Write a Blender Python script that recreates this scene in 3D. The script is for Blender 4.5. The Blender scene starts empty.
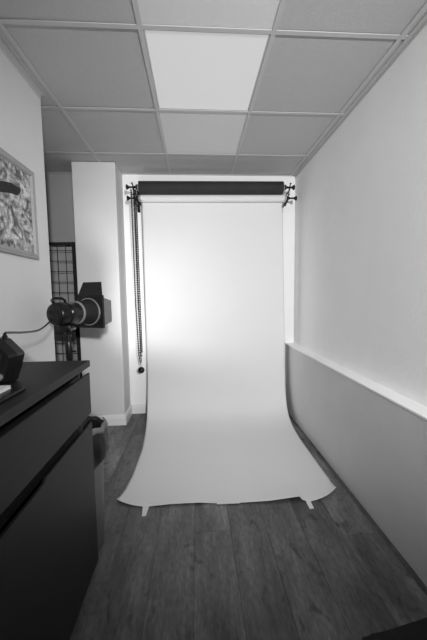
import bpy, bmesh, math, random
from mathutils import Vector, Matrix
random.seed(7)
C = bpy.context.scene.collection
PI = math.pi

# ------------------------------------------------------------------ materials
def new_mat(name):
    m = bpy.data.materials.new(name); m.use_nodes = True
    return m, m.node_tree.nodes, m.node_tree.links, m.node_tree.nodes['Principled BSDF']

def mat(name, v, rough=0.6, metal=0.0, noise=0.0, nscale=20.0, bump=0.0, bscale=80.0, spec=0.5):
    m, N, L, b = new_mat(name)
    b.inputs['Base Color'].default_value = (v, v, v, 1)
    b.inputs['Roughness'].default_value = rough
    b.inputs['Metallic'].default_value = metal
    b.inputs['Specular IOR Level'].default_value = spec
    tc = N.new('ShaderNodeTexCoord')
    if noise:
        n = N.new('ShaderNodeTexNoise'); n.inputs['Scale'].default_value = nscale; n.inputs['Detail'].default_value = 4
        L.new(tc.outputs['Object'], n.inputs['Vector'])
        r = N.new('ShaderNodeMapRange'); r.inputs['From Min'].default_value = .3; r.inputs['From Max'].default_value = .7
        r.inputs['To Min'].default_value = v*(1-noise); r.inputs['To Max'].default_value = min(1, v*(1+noise))
        L.new(n.outputs['Fac'], r.inputs['Value']); L.new(r.outputs['Result'], b.inputs['Base Color'])
    if bump:
        n = N.new('ShaderNodeTexNoise'); n.inputs['Scale'].default_value = bscale; n.inputs['Detail'].default_value = 5
        L.new(tc.outputs['Object'], n.inputs['Vector'])
        bp = N.new('ShaderNodeBump'); bp.inputs['Strength'].default_value = bump; bp.inputs['Distance'].default_value = .004
        L.new(n.outputs['Fac'], bp.inputs['Height']); L.new(bp.outputs['Normal'], b.inputs['Normal'])
    return m

def emit_mat(name, v, strength):
    m, N, L, b = new_mat(name)
    b.inputs['Base Color'].default_value = (.8, .8, .8, 1)
    b.inputs['Emission Color'].default_value = (v, v, v, 1)
    b.inputs['Emission Strength'].default_value = strength
    return m

M = {}
M['wall'] = mat('painted_wall', .91, .75, noise=.015, nscale=6, bump=.25, bscale=45)
M['wall_bright'] = mat('brilliant_white_wall', .93, .6, noise=.01, nscale=6, bump=.2, bscale=45)
M['wall_low'] = mat('painted_low_wall', .66, .7, noise=.03, nscale=5, bump=.35, bscale=40)
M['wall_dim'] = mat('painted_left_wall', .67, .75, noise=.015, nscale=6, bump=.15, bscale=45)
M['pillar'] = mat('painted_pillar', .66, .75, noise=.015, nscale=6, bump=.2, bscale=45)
M['alcove'] = mat('shaded_alcove_wall', .34, .8, noise=.02, nscale=6, bump=.15, bscale=45)  # darker wall colour stands in for the shade inside the alcove
M['sill'] = mat('white_gloss_sill', .94, .35, noise=.01)
M['trimw'] = mat('white_gloss_trim', .80, .4, noise=.01)
M['tile'] = mat('ceiling_tile', .49, .9, noise=.03, nscale=60, bump=.5, bscale=260)
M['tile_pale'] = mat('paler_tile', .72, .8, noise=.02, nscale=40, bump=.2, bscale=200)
M['tbar'] = mat('ceiling_bar', .52, .5, noise=.01)
M['paper'] = mat('seamless_paper', .72, .85, noise=.008, nscale=3, bump=.06, bscale=5, spec=.25)
M['black_roll'] = mat('black_paper', .026, .75, noise=.12, nscale=8, spec=.3)
M['flap_lit'] = mat('lit_tone_flap_metal', .16, .5, noise=.1)  # paler than the other flaps: light on its outer face is painted in
M['card'] = mat('cardboard', .35, .8, noise=.05)
M['blackp'] = mat('black_plastic', .007, .3, noise=.1, spec=.3)
M['blackm'] = mat('black_metal', .008, .42, noise=.1, spec=.3)
M['blackmatte'] = mat('black_matte_metal', .014, .7, noise=.1, spec=.25)
M['reflector'] = mat('reflector_silver', .6, .3, metal=.9, noise=.03)
M['greym'] = mat('grey_metal', .35, .4, metal=.6, noise=.05)
M['ring'] = mat('pale_ring', .20, .4, noise=.05)
M['tape'] = mat('masking_tape', .72, .7, noise=.04, nscale=50)
M['binm'] = mat('bin_plastic', .12, .5, noise=.06)
M['bag'] = mat('bin_bag', .008, .5, noise=.2, bump=.5, bscale=25)
M['palebag'] = mat('pale_bag', .13, .35, noise=.15, bump=.6, bscale=30)
M['frame'] = mat('silver_frame', .34, .6, metal=0, noise=.06, nscale=40)
M['white'] = mat('white_card', .7, .6, noise=.02)
M['mat'] = mat('rubber_mat', .012, .9, noise=.2, bump=.5, bscale=200)
M['glass'] = None

def dresser_mat():
    m, N, L, b = new_mat('black_brown_veneer')
    tc = N.new('ShaderNodeTexCoord'); mp = N.new('ShaderNodeMapping'); mp.inputs['Scale'].default_value = (40, 2, 40)
    n = N.new('ShaderNodeTexNoise'); n.inputs['Scale'].default_value = 3; n.inputs['Detail'].default_value = 6
    r = N.new('ShaderNodeMapRange'); r.inputs['To Min'].default_value = .009; r.inputs['To Max'].default_value = .018
    L.new(tc.outputs['Object'], mp.inputs['Vector']); L.new(mp.outputs[0], n.inputs['Vector'])
    L.new(n.outputs['Fac'], r.inputs['Value']); L.new(r.outputs[0], b.inputs['Base Color'])
    b.inputs['Roughness'].default_value = .5; b.inputs['Specular IOR Level'].default_value = .28
    return m
M['dresser'] = dresser_mat()
M['dresser_dark'] = mat('carcass_shadow_veneer', .006, .7, noise=.1)

def floor_mat():
    m, N, L, b = new_mat('grey_oak_laminate')
    tc = N.new('ShaderNodeTexCoord')
    at = N.new('ShaderNodeAttribute'); at.attribute_name = 'tint'
    sep = N.new('ShaderNodeSeparateColor'); L.new(at.outputs['Color'], sep.inputs[0])
    # shift the grain by a per-plank offset
    off = N.new('ShaderNodeVectorMath'); off.operation = 'SCALE'; off.inputs['Scale'].default_value = 37
    L.new(at.outputs['Color'], off.inputs[0])
    add = N.new('ShaderNodeVectorMath'); add.operation = 'ADD'
    L.new(tc.outputs['Object'], add.inputs[0]); L.new(off.outputs[0], add.inputs[1])
    def noise(scale, sc, det, dist=0.0):
        mp = N.new('ShaderNodeMapping'); mp.inputs['Scale'].default_value = sc
        L.new(add.outputs[0], mp.inputs['Vector'])
        n = N.new('ShaderNodeTexNoise'); n.inputs['Scale'].default_value = scale; n.inputs['Detail'].default_value = det
        n.inputs['Distortion'].default_value = dist
        L.new(mp.outputs[0], n.inputs['Vector']); return n.outputs['Fac']
    fine = noise(9, (6, .7, 1), 8, .25)
    broad = noise(3.0, (2.4, .8, 1), 4, .3)
    knots = noise(15, (1.2, .7, 1), 3, .6)
    mott = noise(60, (1.6, .5, 1), 6, .2)
    def rng(inp, a, b_, c, d):
        r = N.new('ShaderNodeMapRange'); r.inputs['From Min'].default_value = a; r.inputs['From Max'].default_value = b_
        r.inputs['To Min'].default_value = c; r.inputs['To Max'].default_value = d; L.new(inp, r.inputs['Value']); return r.outputs[0]
    def mul(x, y):
        q = N.new('ShaderNodeMath'); q.operation = 'MULTIPLY'; L.new(x, q.inputs[0]); L.new(y, q.inputs[1]); return q.outputs[0]
    v = mul(rng(fine, .3, .7, .80, 1.2), rng(broad, .3, .7, .52, 1.5))
    v = mul(v, rng(knots, .60, .74, 1.0, .40))
    v = mul(v, rng(mott, .3, .7, .74, 1.26))
    v = mul(v, rng(sep.outputs[0], 0, 1, FLOOR_A, FLOOR_B))
    L.new(v, b.inputs['Base Color'])
    b.inputs['Roughness'].default_value = .5
    b.inputs['Specular IOR Level'].default_value = .4
    bp = N.new('ShaderNodeBump'); bp.inputs['Strength'].default_value = .12; bp.inputs['Distance'].default_value = .002
    L.new(fine, bp.inputs['Height']); L.new(bp.outputs[0], b.inputs['Normal'])
    return m
FLOOR_A, FLOOR_B = .035, .175
M['floor'] = floor_mat()

def art_mat():
    m, N, L, b = new_mat('abstract_print')
    tc = N.new('ShaderNodeTexCoord')
    def rng(inp, a, b_, c, d):
        r = N.new('ShaderNodeMapRange'); r.inputs['From Min'].default_value = a; r.inputs['From Max'].default_value = b_
        r.inputs['To Min'].default_value = c; r.inputs['To Max'].default_value = d; L.new(inp, r.inputs['Value']); return r.outputs[0]
    n = N.new('ShaderNodeTexNoise'); n.inputs['Scale'].default_value = 13; n.inputs['Detail'].default_value = 5; n.inputs['Distortion'].default_value = 1.5
    L.new(tc.outputs['Object'], n.inputs['Vector'])
    w = N.new('ShaderNodeTexVoronoi'); w.inputs['Scale'].default_value = 32; w.feature = 'DISTANCE_TO_EDGE'
    L.new(tc.outputs['Object'], w.inputs['Vector'])
    def math2(op, x, y):
        q = N.new('ShaderNodeMath'); q.operation = op
        for i, s in enumerate((x, y)):
            if isinstance(s, (int, float)): q.inputs[i].default_value = s
            else: L.new(s, q.inputs[i])
        return q.outputs[0]
    base = math2('MULTIPLY', rng(n.outputs['Fac'], .38, .62, .04, .62), rng(w.outputs['Distance'], 0, .12, .55, 1.1))
    L.new(base, b.inputs['Base Color']); b.inputs['Roughness'].default_value = .35
    return m
M['art'] = art_mat()
M['art_dark'] = mat('print_dark', .012, .7, noise=.5, nscale=60)
M['art_pale'] = mat('print_pale', .7, .4, noise=.15, nscale=60)

# ------------------------------------------------------------------ mesh helpers
def obj(name, bm, material, parent=None, smooth=False, loc=None):
    me = bpy.data.meshes.new(name)
    bmesh.ops.recalc_face_normals(bm, faces=bm.faces)
    bm.to_mesh(me); bm.free()
    if smooth:
        for p_ in me.polygons: p_.use_smooth = True
    o = bpy.data.objects.new(name, me); C.objects.link(o)
    if material: me.materials.append(material)
    if parent: o.parent = parent
    if loc: o.location = loc
    return o

def smooth_by_angle(o, deg=35):
    me = o.data
    bm = bmesh.new(); bm.from_mesh(me)
    for f in bm.faces: f.smooth = True
    for e in bm.edges:
        if len(e.link_faces) == 2 and e.calc_face_angle(0) > math.radians(deg): e.smooth = False
    bm.to_mesh(me); bm.free()
    return o

def bx(bm, x0, x1, y0, y1, z0, z1, bev=0.0):
    vs = [bm.verts.new((x, y, z)) for x in (x0, x1) for y in (y0, y1) for z in (z0, z1)]
    q = [(0,1,3,2),(4,6,7,5),(0,4,5,1),(2,3,7,6),(0,2,6,4),(1,5,7,3)]
    fs = [bm.faces.new([vs[i] for i in f]) for f in q]
    if bev:
        es = list({e for f in fs for e in f.edges})
        bmesh.ops.bevel(bm, geom=es, offset=bev, segments=2, affect='EDGES', profile=.5)
    return bm

def frame_of(d):
    d = Vector(d).normalized()
    up = Vector((0,0,1)) if abs(d.z) < .9 else Vector((1,0,0))
    a = d.cross(up).normalized(); b = a.cross(d).normalized()
    return a, b, d

def tube(bm, pts, r, seg=10, cap=True):
    pts = [Vector(p) for p in pts]
    rs = r if isinstance(r, (list, tuple)) else [r]*len(pts)
    rings = []; a = b = None
    for i, p in enumerate(pts):
        d = (pts[min(i+1, len(pts)-1)] - pts[max(i-1, 0)]).normalized()
        if a is None: a, b, _ = frame_of(d)
        else:
            a = (a - d*a.dot(d)).normalized(); b = a.cross(d).normalized()
        rings.append([bm.verts.new(p + (a*math.cos(t) + b*math.sin(t))*rs[i]) for t in [2*PI*k/seg for k in range(seg)]])
    for i in range(len(rings)-1):
        for k in range(seg):
            bm.faces.new((rings[i][k], rings[i][(k+1)%seg], rings[i+1][(k+1)%seg], rings[i+1][k]))
    if cap:
        bm.faces.new(rings[0][::-1]); bm.faces.new(rings[-1])
    return bm

def lathe(bm, prof, axis_o=(0,0,0), axis_d=(0,0,1), seg=32, closed=False):
    """prof: list of (radius, distance along axis)"""
    a, b, d = frame_of(axis_d); o = Vector(axis_o); rings = []
    for r, h in prof:
        if r < 1e-6: rings.append([bm.verts.new(o + d*h)])
        else: rings.append([bm.verts.new(o + d*h + (a*math.cos(2*PI*k/seg) + b*math.sin(2*PI*k/seg))*r) for k in range(seg)])
    n = len(rings)
    for i in range(n if closed else n-1):
        A, B = rings[i], rings[(i+1) % n]
        for k in range(seg):
            k2 = (k+1) % seg
            if len(A) == 1 and len(B) == 1: continue
            if len(A) == 1: bm.faces.new((A[0], B[k2], B[k]))
            elif len(B) == 1: bm.faces.new((A[k], A[k2], B[0]))
            else: bm.faces.new((A[k], A[k2], B[k2], B[k]))
    return bm

def prism(bm, poly, ax, h0, h1):
    """poly of 2-d points extruded along axis ax ('x','y','z')"""
    def P(u, v, h): return {'x': (h, u, v), 'y': (u, h, v), 'z': (u, v, h)}[ax]
    A = [bm.verts.new(P(u, v, h0)) for u, v in poly]; B = [bm.verts.new(P(u, v, h1)) for u, v in poly]
    n = len(poly)
    for i in range(n): bm.faces.new((A[i], A[(i+1)%n], B[(i+1)%n], B[i]))
    bm.faces.new(A[::-1]); bm.faces.new(B)
    return bm

def ball(bm, c, r, u=10, v=7):
    bmesh.ops.create_uvsphere(bm, u_segments=u, v_segments=v, radius=r, matrix=Matrix.Translation(c))
    return bm

def tag(o, label, cat, group=None):
    o['label'] = label; o['category'] = cat
    if group: o['group'] = group
    return o

def empty(name, label, cat, loc=(0,0,0), group=None):
    o = bpy.data.objects.new(name, None); C.objects.link(o); o.location = loc; o.empty_display_size = .1
    return tag(o, label, cat, group)

def struct(name, bm, m, label=None, smooth=False):
    o = obj(name, bm, m, None, smooth); o['kind'] = 'structure'
    if label: o['label'] = label
    return o
B = bmesh.new

# ------------------------------------------------------------------ the room
YB, H, XR, XL, XW = 3.13, 2.438, 1.044, .951, -.905
YF = -2.6                                   # wall behind the camera
SILL = .717
# floor: one mesh of separate planks
bm = B(); col = bm.loops.layers.float_color.new('tint')
pw, pl = .19, 1.52
k0 = int(math.floor((-2.3 + .027) / pw)) - 1
seams = {0: 1.477, 4: 1.40, 3: .30, -1: 1.95, 1: 2.02, 2: 2.32, 5: 2.3, -2: 1.9, -3: 1.1}
tints = {0: .75, -1: .55, 1: .35, 2: .50, 3: .60, -2: .35, 4: .8, 5: .3, -3: .6}
for k in range(k0, 7):
    x0 = max(-.027 + k*pw, -2.32); x1 = min(-.027 + (k+1)*pw, 1.10)
    if x1 <= x0 + .004: continue
    s = seams.get(k, random.uniform(0, pl))
    n = int((s - YF)/pl) + 1
    y = s - n*pl
    j = 0
    while y < YB + .06:
        y0, y1 = max(y, YF-.06), min(y+pl, YB+.06)
        if y1 > y0 + .01:
            g = .0004; c = .0010
            t = min(1, max(0, tints.get(k, random.random())*.5 + random.random()*.5))
            cc = (t, random.random(), random.random(), 1)
            T = [bm.verts.new(v) for v in ((x0+g+c, y0+g+c, 0), (x1-g-c, y0+g+c, 0), (x1-g-c, y1-g-c, 0), (x0+g+c, y1-g-c, 0))]
            Bo = [bm.verts.new(v) for v in ((x0+g, y0+g, -.0008), (x1-g, y0+g, -.0008), (x1-g, y1-g, -.0008), (x0+g, y1-g, -.0008))]
            D = [bm.verts.new(v) for v in ((x0+g, y0+g, -.01), (x1-g, y0+g, -.01), (x1-g, y1-g, -.01), (x0+g, y1-g, -.01))]
            fs = [bm.faces.new(T)]
            for i in range(4):
                fs.append(bm.faces.new((Bo[i], Bo[(i+1)%4], T[(i+1)%4], T[i])))
                fs.append(bm.faces.new((D[i], D[(i+1)%4], Bo[(i+1)%4], Bo[i])))
            for f in fs:
                for l in f.loops: l[col] = cc
        y += pl; j += 1
vs = [bm.verts.new(v) for v in ((-2.32, YF-.06, -.009), (1.10, YF-.06, -.009), (1.10, YB+.06, -.009), (-2.32, YB+.06, -.009),
                                (-2.32, YF-.06, -.06), (1.10, YF-.06, -.06), (1.10, YB+.06, -.06), (-2.32, YB+.06, -.06))]
for q in ((0,1,2,3), (7,6,5,4), (0,4,5,1), (1,5,6,2), (2,6,7,3), (3,7,4,0)):
    f = bm.faces.new([vs[i] for i in q])
    for l in f.loops: l[col] = (0, 0, 0, 1)
struct('floor', bm, M['floor'], 'dark grey wood plank laminate floor')

struct('wall_alcove_back', bx(B(), -2.3, -1.0, YB, YB+.1, 0, H+.06), M['alcove'], 'wall at the back of the alcove behind the wire panel, shade put into its grey')
struct('wall_back', bx(B(), -1.0, 1.14, YB, YB+.1, 0, H+.06), M['wall_bright'], 'white painted wall behind the hanging paper backdrop')
struct('wall_right', bx(B(), XR, XR+.1, YF, YB, 0, H+.06), M['wall'], 'white painted wall above the ledge on the right')
struct('wall_right_lower', bx(B(), XL, XR, YF, YB, 0, SILL-.012), M['wall_low'], 'grey painted low wall under the ledge on the right')
struct('trim_1', bx(B(), XL-.003, XR, YF, YB, SILL-.012, SILL, .002), M['sill'], 'white ledge running along the top of the low right wall')
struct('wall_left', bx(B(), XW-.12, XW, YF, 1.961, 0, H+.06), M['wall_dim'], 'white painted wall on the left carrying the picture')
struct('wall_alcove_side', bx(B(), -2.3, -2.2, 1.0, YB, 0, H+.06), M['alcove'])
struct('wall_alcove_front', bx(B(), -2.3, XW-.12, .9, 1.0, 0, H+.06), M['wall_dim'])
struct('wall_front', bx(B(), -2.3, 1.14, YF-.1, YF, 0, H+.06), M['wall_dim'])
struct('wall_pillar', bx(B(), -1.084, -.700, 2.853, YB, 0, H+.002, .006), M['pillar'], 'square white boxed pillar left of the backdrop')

def skirting(name, path, closed=False):
    """skirting board profile swept along a floor path; the board stands on the left of the path"""
    prof = [(0, 0), (.016, 0), (.016, .072), (.012, .080), (.012, .088), (.006, .097), (0, .099)]
    bm = B(); pts = [Vector((x, y, 0)) for x, y in path]; rings = []
    for i, p in enumerate(pts):
        d0 = (pts[i] - pts[i-1]).normalized() if i else (pts[1]-pts[0]).normalized()
        d1 = (pts[i+1] - pts[i]).normalized() if i < len(pts)-1 else d0
        n0 = Vector((d0.y, -d0.x, 0)); n1 = Vector((d1.y, -d1.x, 0))
        n = (n0 + n1); n = n / max(.3, n.dot(n0)) if n.length else n0
        rings.append([bm.verts.new(p + n*u + Vector((0, 0, v))) for u, v in prof])
    for i in range(len(rings)-1):
        for k in range(len(prof)):
            k2 = (k+1) % len(prof)
            bm.faces.new((rings[i][k], rings[i+1][k], rings[i+1][k2], rings[i][k2]))
    bm.faces.new(rings[0]); bm.faces.new(rings[-1][::-1])
    return struct(name, bm, M['trimw'])
skirting('baseboard_pillar', [(-1.084, 3.12), (-1.084, 2.853), (-.700, 2.853), (-.700, 3.129)])
skirting('baseboard_back', [(-.684, YB), (XL, YB)])
skirting('baseboard_alcove', [(-2.2, YB), (-1.1, YB)])
skirting('baseboard_left', [(XW, YF), (XW, 1.961), (XW-.12, 1.961)])

# suspended ceiling: 0.61 m grid
GX0, GY0, G = -.8364, 1.4675, .61
xs = [GX0 + G*i for i in range(-3, 4)]; ys = [GY0 + G*j for j in range(-7, 4)]
light_cells = {(1, 0)}
bm = B(); hb = .011
def clampbox(bm, x0, x1, y0, y1, z0, z1):
    x0, x1, y0, y1 = max(x0, -2.25), min(x1, XR+.02), max(y0, YF-.02), min(y1, YB+.02)
    if x1-x0 > .01 and y1-y0 > .01: bx(bm, x0, x1, y0, y1, z0, z1)
for i in range(-3, 5):
    for j in range(-8, 4):
        x0, y0 = GX0 + G*i, GY0 + G*j
        if (i, j) in light_cells: continue
        dz = random.uniform(0, .0015)
        clampbox(bm, x0+.002, x0+G-.002, y0+.002, y0+G-.002, H+.006+dz, H+.02)
bx(bm, -2.3, 1.14, YF-.1, YB+.1, H+.09, H+.12)
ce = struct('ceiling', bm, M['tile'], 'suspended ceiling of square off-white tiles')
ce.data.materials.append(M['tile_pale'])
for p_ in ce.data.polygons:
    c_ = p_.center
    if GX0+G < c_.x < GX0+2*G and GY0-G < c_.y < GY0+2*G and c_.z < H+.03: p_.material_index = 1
bm = B()
def tee(x0, x1, y0, y1):
    bx(bm, x0, x1, y0, y1, H, H+.004)
for i in range(-2, 4):
    x = GX0 + G*i
    tee(x-hb, x+hb, YF, YB)
for j in range(-6, 4):
    y = GY0 + G*j
    if y > YB: continue
    for i in range(-3, 4):
        a, b_ = max(GX0+G*i+hb, -2.2), min(GX0+G*(i+1)-hb, XR)
        if b_-a > .01: bx(bm, a, b_, y-hb, y+hb, H+.0004, H+.004)
# wall angles
bx(bm, XW, XW+.022, YF, 1.961, H-.001, H+.004)
bx(bm, XW, XW+.003, YF, 1.961, H-.022, H-.001)
bx(bm, XR-.022, XR, YF, YB, H-.001, H+.004)
bx(bm, XR-.003, XR, YF, YB, H-.020, H-.001)
bx(bm, -.70, XR, YB-.022, YB, H-.001, H+.004)
bx(bm, -2.2, -1.09, YB-.022, YB, H-.001, H+.004)
struct('trim_2', bm, M['tbar'], 'pale metal grid bars between the ceiling tiles')

PANEL = 0.18
M['diffuser'] = emit_mat('lit_diffuser', 1, PANEL)
M['diffuser'].node_tree.nodes['Principled BSDF'].inputs['Base Color'].default_value = (.4, .4, .4, 1)
def light_panel(i, j, label):
    x0, y0 = GX0 + G*i, GY0 + G*j
    t = empty('ceiling_light', label, 'ceiling light', (x0+G/2, y0+G/2, H+.004))
    a = G/2 - .0115
    bm = B()
    for s in ((-a, a, -a, -a+.007), (-a, a, a-.007, a), (-a, -a+.007, -a+.007, a-.02), (a-.007, a, -a+.007, a-.02)):
        bx(bm, s[0], s[1], s[2], s[3], .0002, .02)
    obj('frame', bm, M['tbar'], t)
    obj('diffuser', bx(B(), -a+.007, a-.007, -a+.007, a-.007, .004, .010), M['diffuser'], t)
    obj('housing', bx(B(), -a, a, -a, a, .021, .06), M['greym'], t)
light_panel(1, 0, 'square white light panel set among the ceiling tiles')

# ------------------------------------------------------------------ paper backdrop
t = empty('paper_backdrop', 'wide white seamless paper hanging from a roll and sweeping across the floor', 'backdrop', (0.19, 2.93, 0))
ox, oy = .19, 2.93
def lerp(a, b, u): return a + (b-a)*u
def table(tab, s):
    for (s0, v0), (s1, v1) in zip(tab, tab[1:]):
        if s <= s1: return lerp(v0, v1, (s-s0)/(s1-s0) if s1 > s0 else 0)
    return tab[-1][1]
def smooth_table(tab, s):
    for (s0, v0), (s1, v1) in zip(tab, tab[1:]):
        if s <= s1:
            u = (s-s0)/(s1-s0); u = u*u*(3-2*u); return lerp(v0, v1, u)
    return tab[-1][1]
def catmull(pts, n):
    out = []
    P = [pts[0]] + pts + [pts[-1]]
    for i in range(1, len(P)-2):
        p0, p1, p2, p3 = [Vector(q) for q in P[i-1:i+3]]
        for k in range(n):
            u = k/n
            out.append(.5*((2*p1) + (p2-p0)*u + (2*p0-5*p1+4*p2-p3)*u*u + (3*p1-p0-3*p2+p3)*u**3))
    out.append(Vector(pts[-1])); return out
ROLLY, ROLLZ, ROLLR = 2.93, 2.148, .035
TILT = .0065
prof = [(ROLLY+ROLLR*math.sin(a)*1.04, ROLLZ+ROLLR*math.cos(a)*1.04) for a in (math.radians(d) for d in (20, 40, 60, 75))]
prof += [(2.968, 2.12), (2.973, 1.9), (2.975, 1.5), (2.975, 1.1), (2.972, .7), (2.955, .40), (2.91, .20), (2.82, .075), (2.68, .022), (2.52, .006), (2.3, .004), (2.0, .004), (1.86, .004)]
prof = [tuple((p[0], p[1])) for p in catmull([Vector((a, b, 0)) for a, b in prof], 4)]
NX = 90
lx = lambda y, z: (table([(0, -.470), (1.86, -.470), (2.0, -.455), (2.35, -.450), (2.65, -.470), (2.9, -.490), (9, -.488)], y) if z < .3 else -.489)
rx = lambda y, z: (table([(0, .868), (2.0, .868), (2.4, .870), (2.7, .884), (2.95, .900), (9, .900)], y) if z < .35 else table([(.35, .902), (.8, .900), (2.1, .869), (3, .869)], z))
fy = [(-.51, 1.752), (-.46, 1.725), (-.40, 1.702), (-.32, 1.686), (-.17, 1.688), (0, 1.688), (.18, 1.678), (.42, 1.668), (.612, 1.684), (.620, 1.668), (.66, 1.655), (.70, 1.661), (.74, 1.672), (.78, 1.688), (.82, 1.710), (.86, 1.738), (.9, 1.765)]
fz = [(-.51, .022), (-.46, .014), (-.40, .008), (-.32, .0025), (-.17, .010), (0, .010), (.10, .004), (.24, .004), (.42, .012), (.612, .018), (.622, .004), (.66, .0025), (.73, .008), (.80, .014), (.86, .024), (.9, .026)]
rows = []
for (y, z) in prof:
    a, b_ = lx(y, z), rx(y, z)
    rows.append([(lerp(a, b_, k/NX), y, z + (0.0012*math.sin(k*.31)*(z < .01)) + (TILT*(lerp(a, b_, k/NX)+.489) if z > 1.95 else 0)) for k in range(NX+1)])
for v in (.15, .3, .45, .6, .72, .82, .9, .95, 1.0):
    row = []
    for k in range(NX+1):
        u = k/NX
        a = lerp(-.470, -.497, v); b_ = lerp(.868, .862, v)
        x = lerp(a, b_, u); ye = table(fy, x); ze = table(fz, x)
        row.append((x, lerp(1.86, ye, v), .004 + (ze-.004)*max(0, v)**2.4 + 0.0012*math.sin(k*.31)*(1-v)))
    rows.append(row)
bm = B(); V = [[bm.verts.new((x-ox, y-oy, z)) for x, y, z in r] for r in rows]
for i in range(len(V)-1):
    for k in range(NX): bm.faces.new((V[i][k], V[i][k+1], V[i+1][k+1], V[i+1][k]))
sheet = obj('paper_sheet', bm, M['paper'], t, True)
sm = sheet.modifiers.new('thickness', 'SOLIDIFY'); sm.thickness = .0006; sm.offset = 0
bm = B(); lathe(bm, [(.030, 0), (ROLLR, 0), (ROLLR, 1.358), (.030, 1.358), (.030, 0)], (-.489-ox, ROLLY-oy, ROLLZ), (1, 0, TILT), 40)
smooth_by_angle(obj('paper_roll', bm, M['paper'], t))
bm = B(); lathe(bm, [(.022, 0), (.0295, 0), (.0295, 1.40), (.022, 1.40), (.022, 0)], (-.510-ox, ROLLY-oy, ROLLZ), (1, 0, TILT), 32)
smooth_by_angle(obj('core_tube', bm, M['card'], t))

# black paper roll in the upper hooks
RY, RZ, RR = 2.88, 2.229, .058
t = empty('black_backdrop_roll', 'thick roll of black paper across the top above the white backdrop', 'backdrop roll', (.184, RY, RZ))
bm = B(); lathe(bm, [(.030, 0), (RR, 0), (RR, 1.336), (.030, 1.336), (.030, 0)], (-.680, 0, -.004), (1, 0, TILT), 48)
smooth_by_angle(obj('rolled_paper', bm, M['black_roll'], t))
bm = B(); lathe(bm, [(.022, 0), (.0295, 0), (.0295, 1.362), (.022, 1.362), (.022, 0)], (-.6925, 0, -.004), (1, 0, TILT), 32)
smooth_by_angle(obj('core_tube', bm, M['card'], t))

# brackets: wall plate, two arms, expanding spindles with flared knobs
def bracket(side, label):
    # side: -1 left, +1 right
    t = empty('roller_bracket', label, 'bracket', (-.56 if side < 0 else .925, YB, 2.1), 'backdrop roller brackets')
    bxp = t.location.x
    def L(x, y, z): return (x - bxp, y - YB, z - 2.1)
    xp = -.548 if side < 0 else .905
    bm = B(); bx(bm, xp-.014-bxp, xp+.014-bxp, -.005, 0, -.03, .20, .0015)
    obj('wall_plate', bm, M['blackm'], t)
    for (yy, zz, xe, xk, rr) in ((RY, RZ+.01, -.514 if side < 0 else .860, -.612 if side < 0 else .953, .022),
                             (ROLLY, ROLLZ+.008, -.516 if side < 0 else .897, -.618 if side < 0 else .992, .022)):
        bm = B()
        # arm from plate to spindle with an upturned hook end
        zz += (0 if side < 0 else TILT*1.35) - .008
        pts = [L(xp, YB-.003, zz-.045), L(xp, YB-.05, zz-.042), L(xp, yy+.02, zz-.034), L(xp, yy-.012, zz-.024), L(xp, yy-.026, zz-.004), L(xp, yy-.024, zz+.012)]
        tube(bm, pts, .0055, 8)
        tube(bm, [L(xp, yy-.004, zz-.028), L(xp, yy, zz-.004)], .007, 8)
        smooth_by_angle(obj('hook_arm', bm, M['blackm'], t))
        bm = B(); s = -1 if side < 0 else 1
        d = (s, 0, 0); ln = abs(xk - xe)
        lathe(bm, [(0, -.004), (.021, -.004), (.024, 0), (.024, .010), (.013, .014), (.011, .030), (.008, .034), (.008, ln-.030), (.011, ln-.022), (.020, ln-.010), (.023, ln-.006), (.023, ln), (.015, ln+.004), (0, ln+.004)], L(xe, yy, zz), d, 20)
        smooth_by_angle(obj('spindle_knob', bm, M['blackp'], t), 40)
        bm = B(); tube(bm, [L(xp+.004*s, yy, zz+.006), L(xp+.012*s, yy, zz+.033)], [.0045, .0045], 8); tube(bm, [L(xp+.012*s, yy, zz+.030), L(xp+.014*s, yy, zz+.040)], .008, 10)
        smooth_by_angle(obj('lock_screw', bm, M['blackm'], t))
    # lower safety lever
    xl2 = (-.492 if side < 0 else .862)
    bm = B(); yy = 2.872
    tube(bm, [L(xp, ROLLY-.02, ROLLZ+.004), L(lerp(xp, xl2, .45), yy+.01, 2.112), L(xl2, yy, 2.088)], [.010, .008, .007], 8)
    bx(bm, xl2-.011-bxp, xl2+.011-bxp, yy-.008-YB, yy+.008-YB, 2.066-2.1, 2.092-2.1, .003)
    smooth_by_angle(obj('lever', bm, M['blackm'], t))
    return t
bracket(-1, 'black metal roller bracket at the left end of the rolls, beside the chain')
bracket(1, 'black metal roller bracket at the right end of the rolls, near the right wall')

# bead chain
t = empty('backdrop_chain', 'long black beaded pull chain hanging beside the left edge of the backdrop', 'chain', (-.536, 2.862, .52))
cx, cy, cz = t.location
step = .0168
bead = B(); bmesh.ops.create_icosphere(bead, subdivisions=1, radius=.0088)
bco = [v.co.copy() for v in bead.verts]; bfa = [[v.index for v in f.verts] for f in bead.faces]; bead.free()
for (xa, xb, yc, zb) in ((-.557, -.528, 2.834, .655), (-.538, -.519, 2.856, .675)):
    path = []
    def sway(z): return -.004 + .008*(2.2-z)/1.5
    nn = int((2.185-zb)/step)
    for k in range(nn): z = 2.185-k*step; path.append((xa+sway(z)+(.012*max(0, 1-(z-zb)/.5)), yc, z))
    path.append(((xa+xb)/2+.008, yc, zb-.006))
    for k in range(nn): z = 2.185-(nn-1-k)*step; path.append((xb+sway(z), yc, z))
    path.append(((xa+xb)/2, yc, 2.197))
    bm = B()
    for p in path:
        q = Vector(p) - Vector((cx, cy, cz)); vs = [bm.verts.new(c + q) for c in bco]
        for f in bfa: bm.faces.new([vs[i] for i in f])
    tube(bm, [Vector(p)-Vector((cx, cy, cz)) for p in path], .0016, 5)
    obj('bead_chain', bm, M['blackp'], t, True)
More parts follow.
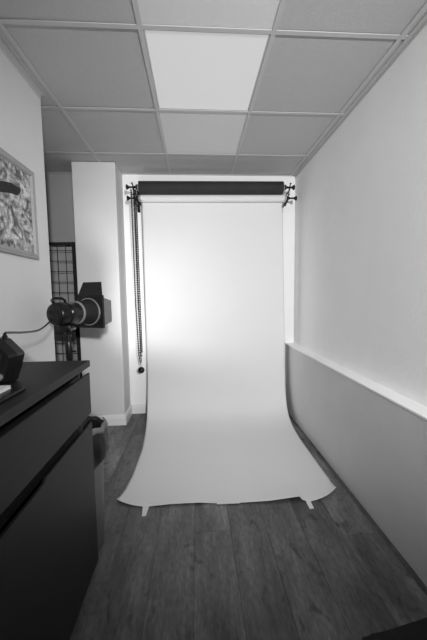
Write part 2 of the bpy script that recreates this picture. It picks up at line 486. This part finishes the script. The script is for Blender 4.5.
bm = B(); lathe(bm, [(0, .150), (.007, .148), (.011, .135), (.013, .110), (.011, .092), (.0045, .084), (.0045, .045), (.009, .040), (.010, .034), (0, .030)], (.005, 0, -.005), (0, 0, 1), 16)
obj('chain_connector', bm, M['greym'], t, True)
bm = B(); lathe(bm, [(0, .036)] + [(.031*math.sin(a), .031*math.cos(a)) for a in [PI*k/12 for k in range(1, 12)]] + [(0, -.031)], (.007, 0, .008), (0, 0, 1), 20)
obj('weight', bm, M['blackp'], t, True)

# tape pieces holding the paper
def tape(poly, z, label, group='tape pieces on the paper edge'):
    bm = B()
    cxm = sum(p[0] for p in poly)/len(poly); cym = sum(p[1] for p in poly)/len(poly)
    prism(bm, [(x-cxm, y-cym) for x, y in poly], 'z', 0, .0008)
    o = obj('tape_strip', bm, M['tape']); o.location = (cxm, cym, z); tag(o, label, 'tape', group); return o
def tape_over(xc, y0, y1, w0, w1, skew, label):
    """strip bent from the paper top down onto the floor"""
    bm = B(); n = 8; A = []
    for i in range(n+1):
        u = i/n; y = lerp(y0, y1, u); w = lerp(w0, w1, u); x = xc + skew*u
        z = .0058 if u < .3 else (lerp(.0058, .0012, (u-.3)/.15) if u < .45 else .0012)
        A.append([bm.verts.new((x-w/2, y, z)), bm.verts.new((x+w/2, y+.003, z)), bm.verts.new((x+w/2, y+.003, z-.0009)), bm.verts.new((x-w/2, y, z-.0009))])
    for i in range(n):
        for k in range(4): bm.faces.new((A[i][k], A[i][(k+1)%4], A[i+1][(k+1)%4], A[i+1][k]))
    bm.faces.new(A[0]); bm.faces.new(A[-1])
    o = obj('tape_strip', bm, M['tape']); return tag(o, label, 'tape', 'tape pieces on the paper edge')
tape_over(-.312, 1.715, 1.612, .042, .022, .001, 'pale torn tape strip at the front left corner of the paper')
tape_over(.652, 1.690, 1.596, .030, .026, -.002, 'pale tape strip at the front right corner of the paper')
tape([(.105, 1.668), (.24, 1.666), (.24, 1.684), (.105, 1.686)], .0072, 'flat tape strip at the middle of the paper front edge')

# ------------------------------------------------------------------ dresser
DX, DY0, DY1 = -.460, .06, 1.300
t = empty('dresser', 'black-brown wooden dresser with wide drawer fronts along the left wall', 'dresser', (-.68, (DY0+DY1)/2, 0))
def R_(x0, x1, y0, y1, z0, z1): return (x0+.68, x1+.68, y0-(DY0+DY1)/2, y1-(DY0+DY1)/2, z0, z1)
obj('top_panel', bx(B(), *R_(-.900, DX+.002, DY0, DY1+.003, .937, .964), .0015), M['dresser'], t)
bm = B()
bx(bm, *R_(-.895, -.500, DY1-.022, DY1-.001, 0, .937))
bx(bm, *R_(-.895, -.500, DY0, DY0+.02, 0, .937))
bx(bm, *R_(-.895, -.885, DY0+.02, DY1-.022, .05, .937))
bx(bm, *R_(-.885, -.512, DY0+.02, DY1-.022, .05, .068))
bx(bm, *R_(-.52, -.512, DY0+.02, DY1-.022, 0.0, .05))
for z in (.862, .655): bx(bm, *R_(-.885, -.512, DY0+.02, DY1-.022, z-.012, z+.010))
obj('carcass', bm, M['dresser_dark'], t)
# upper drawer front (a long finger cut-out along its lower edge begins part of the way)
def notched(y0, y1, z0, z1, notch_top=None):
    c = (DY0+DY1)/2
    yy = 2*c - .885
    pts = [(y0, z0), (y1, z0), (y1, z1)]
    if notch_top:
        pts += [(.895, z1), (.880, z1-notch_top), (yy+.03, z1-notch_top), (yy+.015, z1)]
    pts += [(y0, z1)]
    bm = B(); prism(bm, [(u-c, v) for u, v in pts], 'x', -.468+.68, DX+.68)
    bmesh.ops.bevel(bm, geom=[e for e in bm.edges if abs(e.verts[0].co.x-e.verts[1].co.x) < 1e-5 and e.verts[0].co.x > .21], offset=.0015, segments=2, affect='EDGES')
    return bm
def drawer(z0, z1, notch):
    f = obj('drawer', notched(DY0+.002, DY1-.002, z0, z1, notch), M['dresser'], t)
    bm = B()
    bx(bm, *R_(-.86, -.469, DY0+.03, DY0+.042, z0+.02, z1-.05)); bx(bm, *R_(-.86, -.469, DY1-.045, DY1-.033, z0+.02, z1-.05))
    bx(bm, *R_(-.86, -.469, DY0+.042, DY1-.045, z0+.02, z0+.03)); bx(bm, *R_(-.86, -.85, DY0+.042, DY1-.045, z0+.03, z1-.05))
    obj('drawer_box', bm, M['dresser_dark'], f)
drawer(.733, .911, None)
drawer(.045, .692 + .002, .014)

# items on the dresser
ZT = .964
bm = B(); bx(bm, -.15, .15, -.12, .12, 0, .010, .003)
o = obj('tray', bm, M['blackp'], loc=(-.653, .775, ZT)); tag(o, 'thin flat black slab lying on the dresser under a white booklet', 'tray')
bm = B(); bx(bm, -.10, .10, -.09, .09, 0, .002); bx(bm, -.0985, .0985, -.0885, .0885, .002, .007); bx(bm, -.10, .10, -.09, .09, .007, .009)
o = obj('booklet', bm, M['white'], loc=(-.640, .798, ZT+.010)); tag(o, 'white booklet lying on the thin black slab', 'booklet')

t = empty('flash_unit', 'black faceted studio flash head standing on the dresser at the left edge', 'studio flash', (-.672, .995, ZT))
poly = [(-.070, 0), (.072, 0), (.079, .004), (.094, .045), (.106, .088), (.104, .096), (.066, .138), (.050, .145), (-.05, .145), (-.066, .138), (-.104, .096), (-.106, .088), (-.094, .045), (-.079, .004)]
bm = B()
def ring(sc, y, dz=0): return [bm.verts.new((u*sc, y, .0 + .07 + (v-.07)*sc + dz)) for u, v in poly]
rr = [[bm.verts.new((u*.86, -.040, max(0.004, .07+(v-.07)*.86))) for u, v in poly],
      [bm.verts.new((u, -.018, v)) for u, v in poly], [bm.verts.new((u, .020, v)) for u, v in poly],
      [bm.verts.new((u*.8, .040, max(0.004, .07+(v-.07)*.8))) for u, v in poly]]
n = len(poly)
for i in range(3):
    for k in range(n): bm.faces.new((rr[i][k], rr[i][(k+1)%n], rr[i+1][(k+1)%n], rr[i+1][k]))
bm.faces.new(rr[0][::-1]); bm.faces.new(rr[-1])
obj('housing', bm, M['blackp'], t)
bm = B(); lathe(bm, [(.0, .008), (.005, .008), (.006, .006), (.009, .006), (.011, .008), (.012, .005), (.012, 0)], (.058, -.040, .026), (0, -1, 0), 20)
smooth_by_angle(obj('dial', bm, M['greym'], t))
bm = B(); prism(bm, [(-.03, .075), (.070, .100), (.074, .094), (.060, .052), (-.03, .040)], 'y', -.045, -.038)
obj('side_panel', bm, M['blackmatte'], t)
bm = B(); prism(bm, [(-.05, .112), (.052, .120), (.060, .112), (-.05, .102)], 'y', -.046, -.038)
obj('grip_rib', bm, M['greym'], t)
bm = B(); lathe(bm, [(.008, 0), (.008, .012), (.005, .016), (.005, .022), (0, .022)], (.059, 0, .138), (0, 0, 1), 14)
obj('cable_socket', bm, M['blackp'], t)

# ------------------------------------------------------------------ studio light on stand
SX, SY, SZ = -.728, 1.75, 1.143
AZ = math.radians(22); S = 1.12
t = empty('studio_light', 'black studio light with open barn doors on a thin stand behind the dresser', 'studio light', (SX, SY, 0))
def place(o):
    o.rotation_euler = (0, 0, -AZ); o.location = (0, 0, SZ); return o
# local: axis +Y, origin on the body axis above the stand
bm = B()
lathe(bm, [(0, -.082), (.045, -.082), (.053, -.077), (.057, -.068), (.057, -.030), (.052, -.025), (.052, -.020), (.057, -.015), (.057, .048), (.052, .056), (0, .056)], (0, 0, 0), (0, 1, 0), 28)
bmesh.ops.scale(bm, vec=(S, S, S), verts=bm.verts)
hs = place(smooth_by_angle(obj('light_body', bm, M['blackp'], t)))
bm = B(); tube(bm, [(-.012, -.068*S, .050*S), (-.012, -.082*S, .068*S), (-.010, -.072*S, .078*S), (0, -.030*S, .077*S), (0, -.012*S, .067*S), (0, -.008*S, .050*S)], .0075, 10)
obj('handle', bm, M['blackp'], hs, True)
bm = B(); lathe(bm, [(.052, .056), (.060, .056), (.061, .058), (.061, .063), (.060, .065), (.052, .065), (.052, .056)], (0, 0, 0), (0, 1, 0), 32)
bmesh.ops.scale(bm, vec=(S, S, S), verts=bm.verts)
obj('mount_ring', bm, M['ring'], hs, True)
bm = B()
for k in range(3): bx(bm, -.030+k*.022, -.018+k*.022, -.085*S-.003, -.081*S, .010, .022, .001)
bx(bm, -.030, .030, -.085*S-.002, -.081*S, -.030, -.008, .001)
obj('control_panel', bm, M['blackmatte'], hs)
for dx, sx in ((0, 1),):
    bm = B(); lathe(bm, [(.010, 0), (.010, .006), (0, .006)], (.059*S, -.02, 0), (1, 0, 0), 12); obj('side_knob', bm, M['blackmatte'], hs)
# reflector bowl (double walled)
bm = B(); lathe(bm, [(.040, .064), (.050, .066), (.060, .105), (.070, .148), (.072, .150), (.068, .150), (.058, .105), (.048, .072), (.040, .070)], (0, 0, 0), (0, 1, 0), 36, closed=True)
bmesh.ops.scale(bm, vec=(S, S, S), verts=bm.verts)
refl = place(obj('reflector', bm, M['blackmatte'], t, True))
bm = B(); lathe(bm, [(.071, .148), (.076, .148), (.076, .155), (.071, .155)], (0, 0, 0), (0, 1, 0), 36, closed=True)
bmesh.ops.scale(bm, vec=(S, S, S), verts=bm.verts)
obj('rim', bm, M['ring'], refl, True)
# modelling lamp
bm = B(); lathe(bm, [(0, .130)] + [(.016*math.sin(a), .112+.016*math.cos(a)) for a in [PI*k/8 for k in range(1, 7)]] + [(.009, .088), (.009, .080)], (0, 0, 0), (0, 1, 0), 16)
bmesh.ops.scale(bm, vec=(S, S, S), verts=bm.verts)
M['bulb'] = emit_mat('modelling_lamp', 1, 60)
lamp = obj('lamp', bm, M['bulb'], refl, True)
# barn door frame
fh, fy0, fy1 = .088*S, .158*S, .168*S
bm = B()
NA = 48; loops = []
for yy, kind in ((fy0, 'o'), (fy0, 'i'), (fy1-.004, 'i'), (fy1-.004, 'o')):
    row = []
    for k in range(NA):
        a = 2*PI*(k+.5)/NA; c_, s_ = math.cos(a), math.sin(a)
        r = .0705*S if kind == 'i' else fh/max(abs(c_), abs(s_))
        row.append(bm.verts.new((r*c_, yy, r*s_)))
    loops.append(row)
for q in range(4):
    A, Bq = loops[q], loops[(q+1) % 4]
    for k in range(NA): bm.faces.new((A[k], A[(k+1)%NA], Bq[(k+1)%NA], Bq[k]))
for sx_ in (-1, 1):
    bx(bm, sx_*fh-.003, sx_*fh+.003, fy0-.004, fy1+.003, -fh-.003, fh+.003)
    bx(bm, -fh, fh, fy0-.004, fy1+.003, sx_*fh-.003, sx_*fh+.003)
barn = place(obj('barn_door_frame', bm, M['blackm'], t))
def flap(hinge, d_out, half0, half1, along, L_, m=M['blackm']):
    """hinge centre, outward direction, half widths at hinge / tip"""
    bm = B(); h = Vector(hinge); d = Vector(d_out).normalized(); a = Vector(along)
    nrm = d.cross(a).normalized()*.0009
    pts = [h - a*half0, h + a*half0, h + d*L_ + a*half1, h + d*L_ - a*half1]
    A = [bm.verts.new(p+nrm) for p in pts]; Bq = [bm.verts.new(p-nrm) for p in pts]
    bm.faces.new(A); bm.faces.new(Bq[::-1])
    for i in range(4): bm.faces.new((A[i], Bq[i], Bq[(i+1)%4], A[(i+1)%4]))
    return obj('barn_door', bm, m, barn)
flap((0, fy1, fh), (0, .30, 1), .084*S, .062*S, (1, 0, 0), .080*S, M['blackmatte'])
flap((0, fy1, -fh), (0, 1, .45), .078*S, .060*S, (1, 0, 0), .095*S, M['blackmatte'])
flap((fh, fy1, 0), (.06, 1, 0), .078*S, .060*S, (0, 0, 1), .062*S, M['flap_lit'])['label'] = 'barn door flap on the right, its lit tone put into the grey'
flap((-fh, fy1, 0), (.45, 1, 0), .080*S, .060*S, (0, 0, 1), .085*S)
# stand
bm = B(); bx(bm, -.028, .028, -.045, .050, SZ-.098, SZ-.064, .006); tube(bm, [(0, 0, SZ-.135), (0, 0, SZ-.09)], .018, 16)
tube(bm, [(0, -.02, SZ-.11), (.045, -.03, SZ-.11)], .007, 8)
smooth_by_angle(obj('swivel_mount', bm, M['blackp'], t))
bm = B(); tube(bm, [(0, 0, .30), (0, 0, .70)], .0135, 14); tube(bm, [(0, 0, .70), (0, 0, SZ-.12)], .010, 14)
pole = smooth_by_angle(obj('stand_pole', bm, M['blackm'], t))
bm = B(); lathe(bm, [(.010, .0), (.017, .0), (.021, .02), (.021, .09), (.017, .11), (.010, .11)], (0, 0, .87), (0, 0, 1), 16); tube(bm, [(0, 0, .925), (.042, -.01, .925)], .006, 8)
smooth_by_angle(obj('collar', bm, M['blackp'], pole))
for a in (60, 180, 300):
    c_, s_ = math.cos(math.radians(a)), math.sin(math.radians(a))
    bm = B(); tube(bm, [(.012*c_, .012*s_, .62), (.152*c_, .152*s_, .009)], .009, 10); tube(bm, [(.010*c_, .010*s_, .32), (.085*c_, .085*s_, .30)], .005, 8)
    lg = smooth_by_angle(obj('leg', bm, M['blackm'], t))
    bm = B(); ball(bm, (.152*c_, .152*s_, .010), .010); obj('rubber_foot', bm, M['blackp'], lg, True)

# power cable from flash unit to studio light
cs, sn = math.cos(-AZ), math.sin(-AZ)
def light_pt(x, y, z): return (SX + x*cs - y*sn, SY + x*sn + y*cs, SZ + z)
e = light_pt(-.02, -.092, -.030)
pts = [(-.613, .995, ZT+.160), (-.613, .996, 1.117), (-.614, 1.002, 1.123), (-.621, 1.04, 1.120), (-.646, 1.15, 1.107), (-.683, 1.32, 1.093), (-.718, 1.45, 1.094), (-.747, 1.56, 1.104), e]
pts = catmull([Vector(p) for p in pts], 8)
bm = B(); tube(bm, pts, .004, 8)
o = obj('power_cable', bm, M['blackp'], None, True); tag(o, 'thin black cable running from the flash on the dresser to the studio light', 'cable')

# ------------------------------------------------------------------ waste bin
t = empty('waste_bin', 'tall grey waste bin with a dark bag folded over the rim, behind the dresser', 'bin', (-.580, 1.44, 0))
t.scale = (1, 1, .965)
bm = B(); lathe(bm, [(0, 0), (.098, 0), (.100, .004), (.108, .30), (.116, .615), (.119, .618), (.119, .628), (.113, .628), (.105, .30), (.096, .008), (0, .008)], (0, 0, 0), (0, 0, 1), 40)
smooth_by_angle(obj('bin_body', bm, M['binm'], t))
bm = B(); random.seed(3); segn = 64; rings = []
for (r, z, w) in [(.100, .45, .0), (.104, .56, .002), (.109, .620, .003), (.117, .638, .003), (.127, .630, .003), (.131, .600, .004), (.136, .560, .007), (.139, .520, .009), (.134, .485, .010), (.128, .470, .012)]:
    row = []
    for k in range(segn):
        a = 2*PI*k/segn
        wob = w*(math.sin(a*7+z*30)*.5 + math.sin(a*13+z*50)*.35 + math.sin(a*23)*.2)
        row.append(bm.verts.new(((r+wob)*math.cos(a), (r+wob)*math.sin(a), z + wob*.8 + (.022*math.sin(a*2+.5) if z < .5 and r > .12 else 0))))
    rings.append(row)
for i in range(len(rings)-1):
    for k in range(segn): bm.faces.new((rings[i][k], rings[i][(k+1)%segn], rings[i+1][(k+1)%segn], rings[i+1][k]))
obj('bin_bag', bm, M['bag'], t, True)
bm = B(); rings = []
for (r, z) in [(.119, .645), (.125, .648), (.133, .640), (.137, .622)]:
    row = []
    for k in range(25):
        a = math.radians(-50 + 90*k/24)
        rr_ = r + .004*math.sin(k*.9)
        row.append(bm.verts.new((rr_*math.cos(a), rr_*math.sin(a), z + .006*math.sin(k*.5) )))
    rings.append(row)
for i in range(len(rings)-1):
    for k in range(24): bm.faces.new((rings[i][k], rings[i][k+1], rings[i+1][k+1], rings[i+1][k]))
o = obj('pale_liner', bm, M['palebag'], t, True); o['label'] = 'pale plastic liner edge at the rim'
m_ = o.modifiers.new('thickness', 'SOLIDIFY'); m_.thickness = .0012

# ------------------------------------------------------------------ wire grid panel in the alcove
t = empty('wire_grid_panel', 'black wire gridwall panel standing in the alcove behind the pillar', 'display grid', (-1.44, 3.0, 0))
gx0, gx1, gz0, gz1 = -.30, .30, .02, 1.745
bm = B()
x = gx0 + .04
k = 0
while x < gx1 - .03:
    tube(bm, [(x, 0, gz0), (x, 0, gz1)], .0034, 6); x += .078
z = gz0 + .06
while z < gz1 - .02:
    tube(bm, [(gx0, .006, z), (gx1, .006, z)], .0034, 6); z += .1
obj('wire_mesh', bm, M['blackmatte'], t)
bm = B(); bx(bm, gx0, gx1, -.008, .012, gz1-.012, gz1+.012); bx(bm, gx0, gx1, -.008, .012, gz0-.01, gz0+.01); bx(bm, gx0-.012, gx0+.008, -.008, .012, gz0-.01, gz1+.012)
obj('frame', bm, M['blackmatte'], t)
bm = B(); bx(bm, gx1-.026, gx1+.016, -.02, .02, 0, gz1+.012, .002)
obj('post', bm, M['blackmatte'], t)
bm = B(); bx(bm, gx0-.02, gx0+.02, -.10, .10, 0, .012, .002); obj('foot', bm, M['blackmatte'], t)

# ------------------------------------------------------------------ picture on the left wall
PY0, PY1, PZ0, PZ1 = 1.20, 1.797, 1.450, 1.932
t = empty('framed_picture', 'silver framed abstract print hanging on the left wall above the dresser', 'picture', (XW, (PY0+PY1)/2, (PZ0+PZ1)/2))
hw, hh = (PY1-PY0)/2, (PZ1-PZ0)/2
bm = B()
prof_f = [(0, 0), (0, .016), (.006, .021), (.012, .018), (.018, .022), (.028, .020), (.034, .010), (.034, 0)]   # inset from edge, depth
rings = []
for (sy, sz) in ((-1, -1), (1, -1), (1, 1), (-1, 1)):
    rings.append([bm.verts.new((d, sy*(hw-i_), sz*(hh-i_))) for i_, d in prof_f])
for i in range(4):
    A, Bq = rings[i], rings[(i+1) % 4]
    for k in range(len(prof_f)): bm.faces.new((A[k], Bq[k], Bq[(k+1)%len(prof_f)], A[(k+1)%len(prof_f)]))
obj('frame', bm, M['frame'], t)
pr = obj('print', bx(B(), .001, .008, -hw+.033, hw-.033, -hh+.033, hh-.033), M['art'], t)
# dark brush bar and pale hooked stroke printed on the sheet
cyp, czp = (PY0+PY1)/2, (PZ0+PZ1)/2
bm = B(); pts = []
for k in range(40):
    a = 2*PI*k/40
    u = math.cos(a)*.135; v = math.sin(a)*.026*(1+.25*math.sin(a*5))
    sg = math.copysign(abs(math.cos(a))**.5, math.cos(a))*.135
    pts.append((1.535+sg-cyp, 1.757+v+.26*sg-czp))
prism(bm, pts, 'x', .0075, .0086); obj('dark_stroke', bm, M['art_dark'], pr)
bm = B(); out = []; inn = []
for k in range(15):
    a = math.radians(125 - 175*k/14)
    out.append((1.683+.032*math.cos(a)-cyp, 1.792+.036*math.sin(a)-czp)); inn.append((1.683+.015*math.cos(a)-cyp, 1.792+.018*math.sin(a)-czp))
prism(bm, out + inn[::-1], 'x', .0078, .0090); obj('pale_stroke', bm, M['art_pale'], pr)

# ------------------------------------------------------------------ dark rubber mat at the near right corner
bm = B(); pts = []
mat_outline = [(.56, -.35), (.56, .55), (.562, .90), (.60, .946), (.67, .957), (.76, .973), (.86, .991), (.935, 1.012), (.94, .5), (.94, -.35)]
for (px_, py_, _) in catmull([Vector((a, b, 0)) for a, b in mat_outline], 5):
    pts.append((px_-.77, py_-.33))
prism(bm, pts, 'z', .0005, .008)
o = obj('floor_mat', bm, M['mat'], loc=(.77, .33, 0)); tag(o, 'black rubber mat on the floor in the near right corner', 'mat')

# ------------------------------------------------------------------ light
def spot(loc, d, energy, size, blend, radius):
    l = bpy.data.lights.new('studio_lamp_light', 'SPOT'); l.energy = energy; l.spot_size = math.radians(size); l.spot_blend = blend; l.shadow_soft_size = radius
    o = bpy.data.objects.new('studio_lamp_light', l); C.objects.link(o); o.location = loc
    o.rotation_euler = Vector(d).to_track_quat('-Z', 'Y').to_euler(); return o
SPOT = 17
spot(light_pt(0, .150*S, 0), (math.sin(AZ-.09), math.cos(AZ-.09), .03), SPOT, 136, 1.0, .022)
def area(loc, size, energy, name):
    l = bpy.data.lights.new(name, 'AREA'); l.shape = 'SQUARE'; l.size = size; l.energy = energy
    o = bpy.data.objects.new(name, l); C.objects.link(o); o.location = loc; return o
REAR = 205
rp = Vector((.50, -1.25, 1.70))
spot(rp, Vector((.30, 3.0, 1.34)) - rp, REAR, 68, .8, .06)

w = bpy.data.worlds.new('world'); C_ = bpy.context.scene; C_.world = w; w.use_nodes = True
w.node_tree.nodes['Background'].inputs[0].default_value = (.5, .5, .5, 1); w.node_tree.nodes['Background'].inputs[1].default_value = .2

# ------------------------------------------------------------------ camera
cam = bpy.data.cameras.new('camera'); co = bpy.data.objects.new('camera', cam); C.objects.link(co)
cam.sensor_fit = 'HORIZONTAL'; cam.sensor_width = 36; cam.lens = 299.95/427*36; cam.clip_start = .02
Rm = [[0.9980816525657679, -0.060540870760256466, -0.01295445016878381], [-0.01792983642341946, -0.08237588900004653, -0.9964400302463171], [0.05925821274232796, 0.9947607832434097, -0.08330335133440349]]
r_, d_, f_ = [Vector(q) for q in Rm]
m3 = Matrix((r_, -d_, -f_)).transposed()
co.matrix_world = Matrix.Translation((0, 0, 1.237)) @ m3.to_4x4()
sc = bpy.context.scene; sc.camera = co
sc.view_settings.view_transform = 'Standard'; sc.view_settings.look = 'None'
sc.view_settings.exposure = 0.98; sc.view_settings.gamma = 1; sc.view_settings.use_curve_mapping = False
sc.cycles.max_bounces = 12; sc.cycles.diffuse_bounces = 8
sc.cycles.use_denoising = True
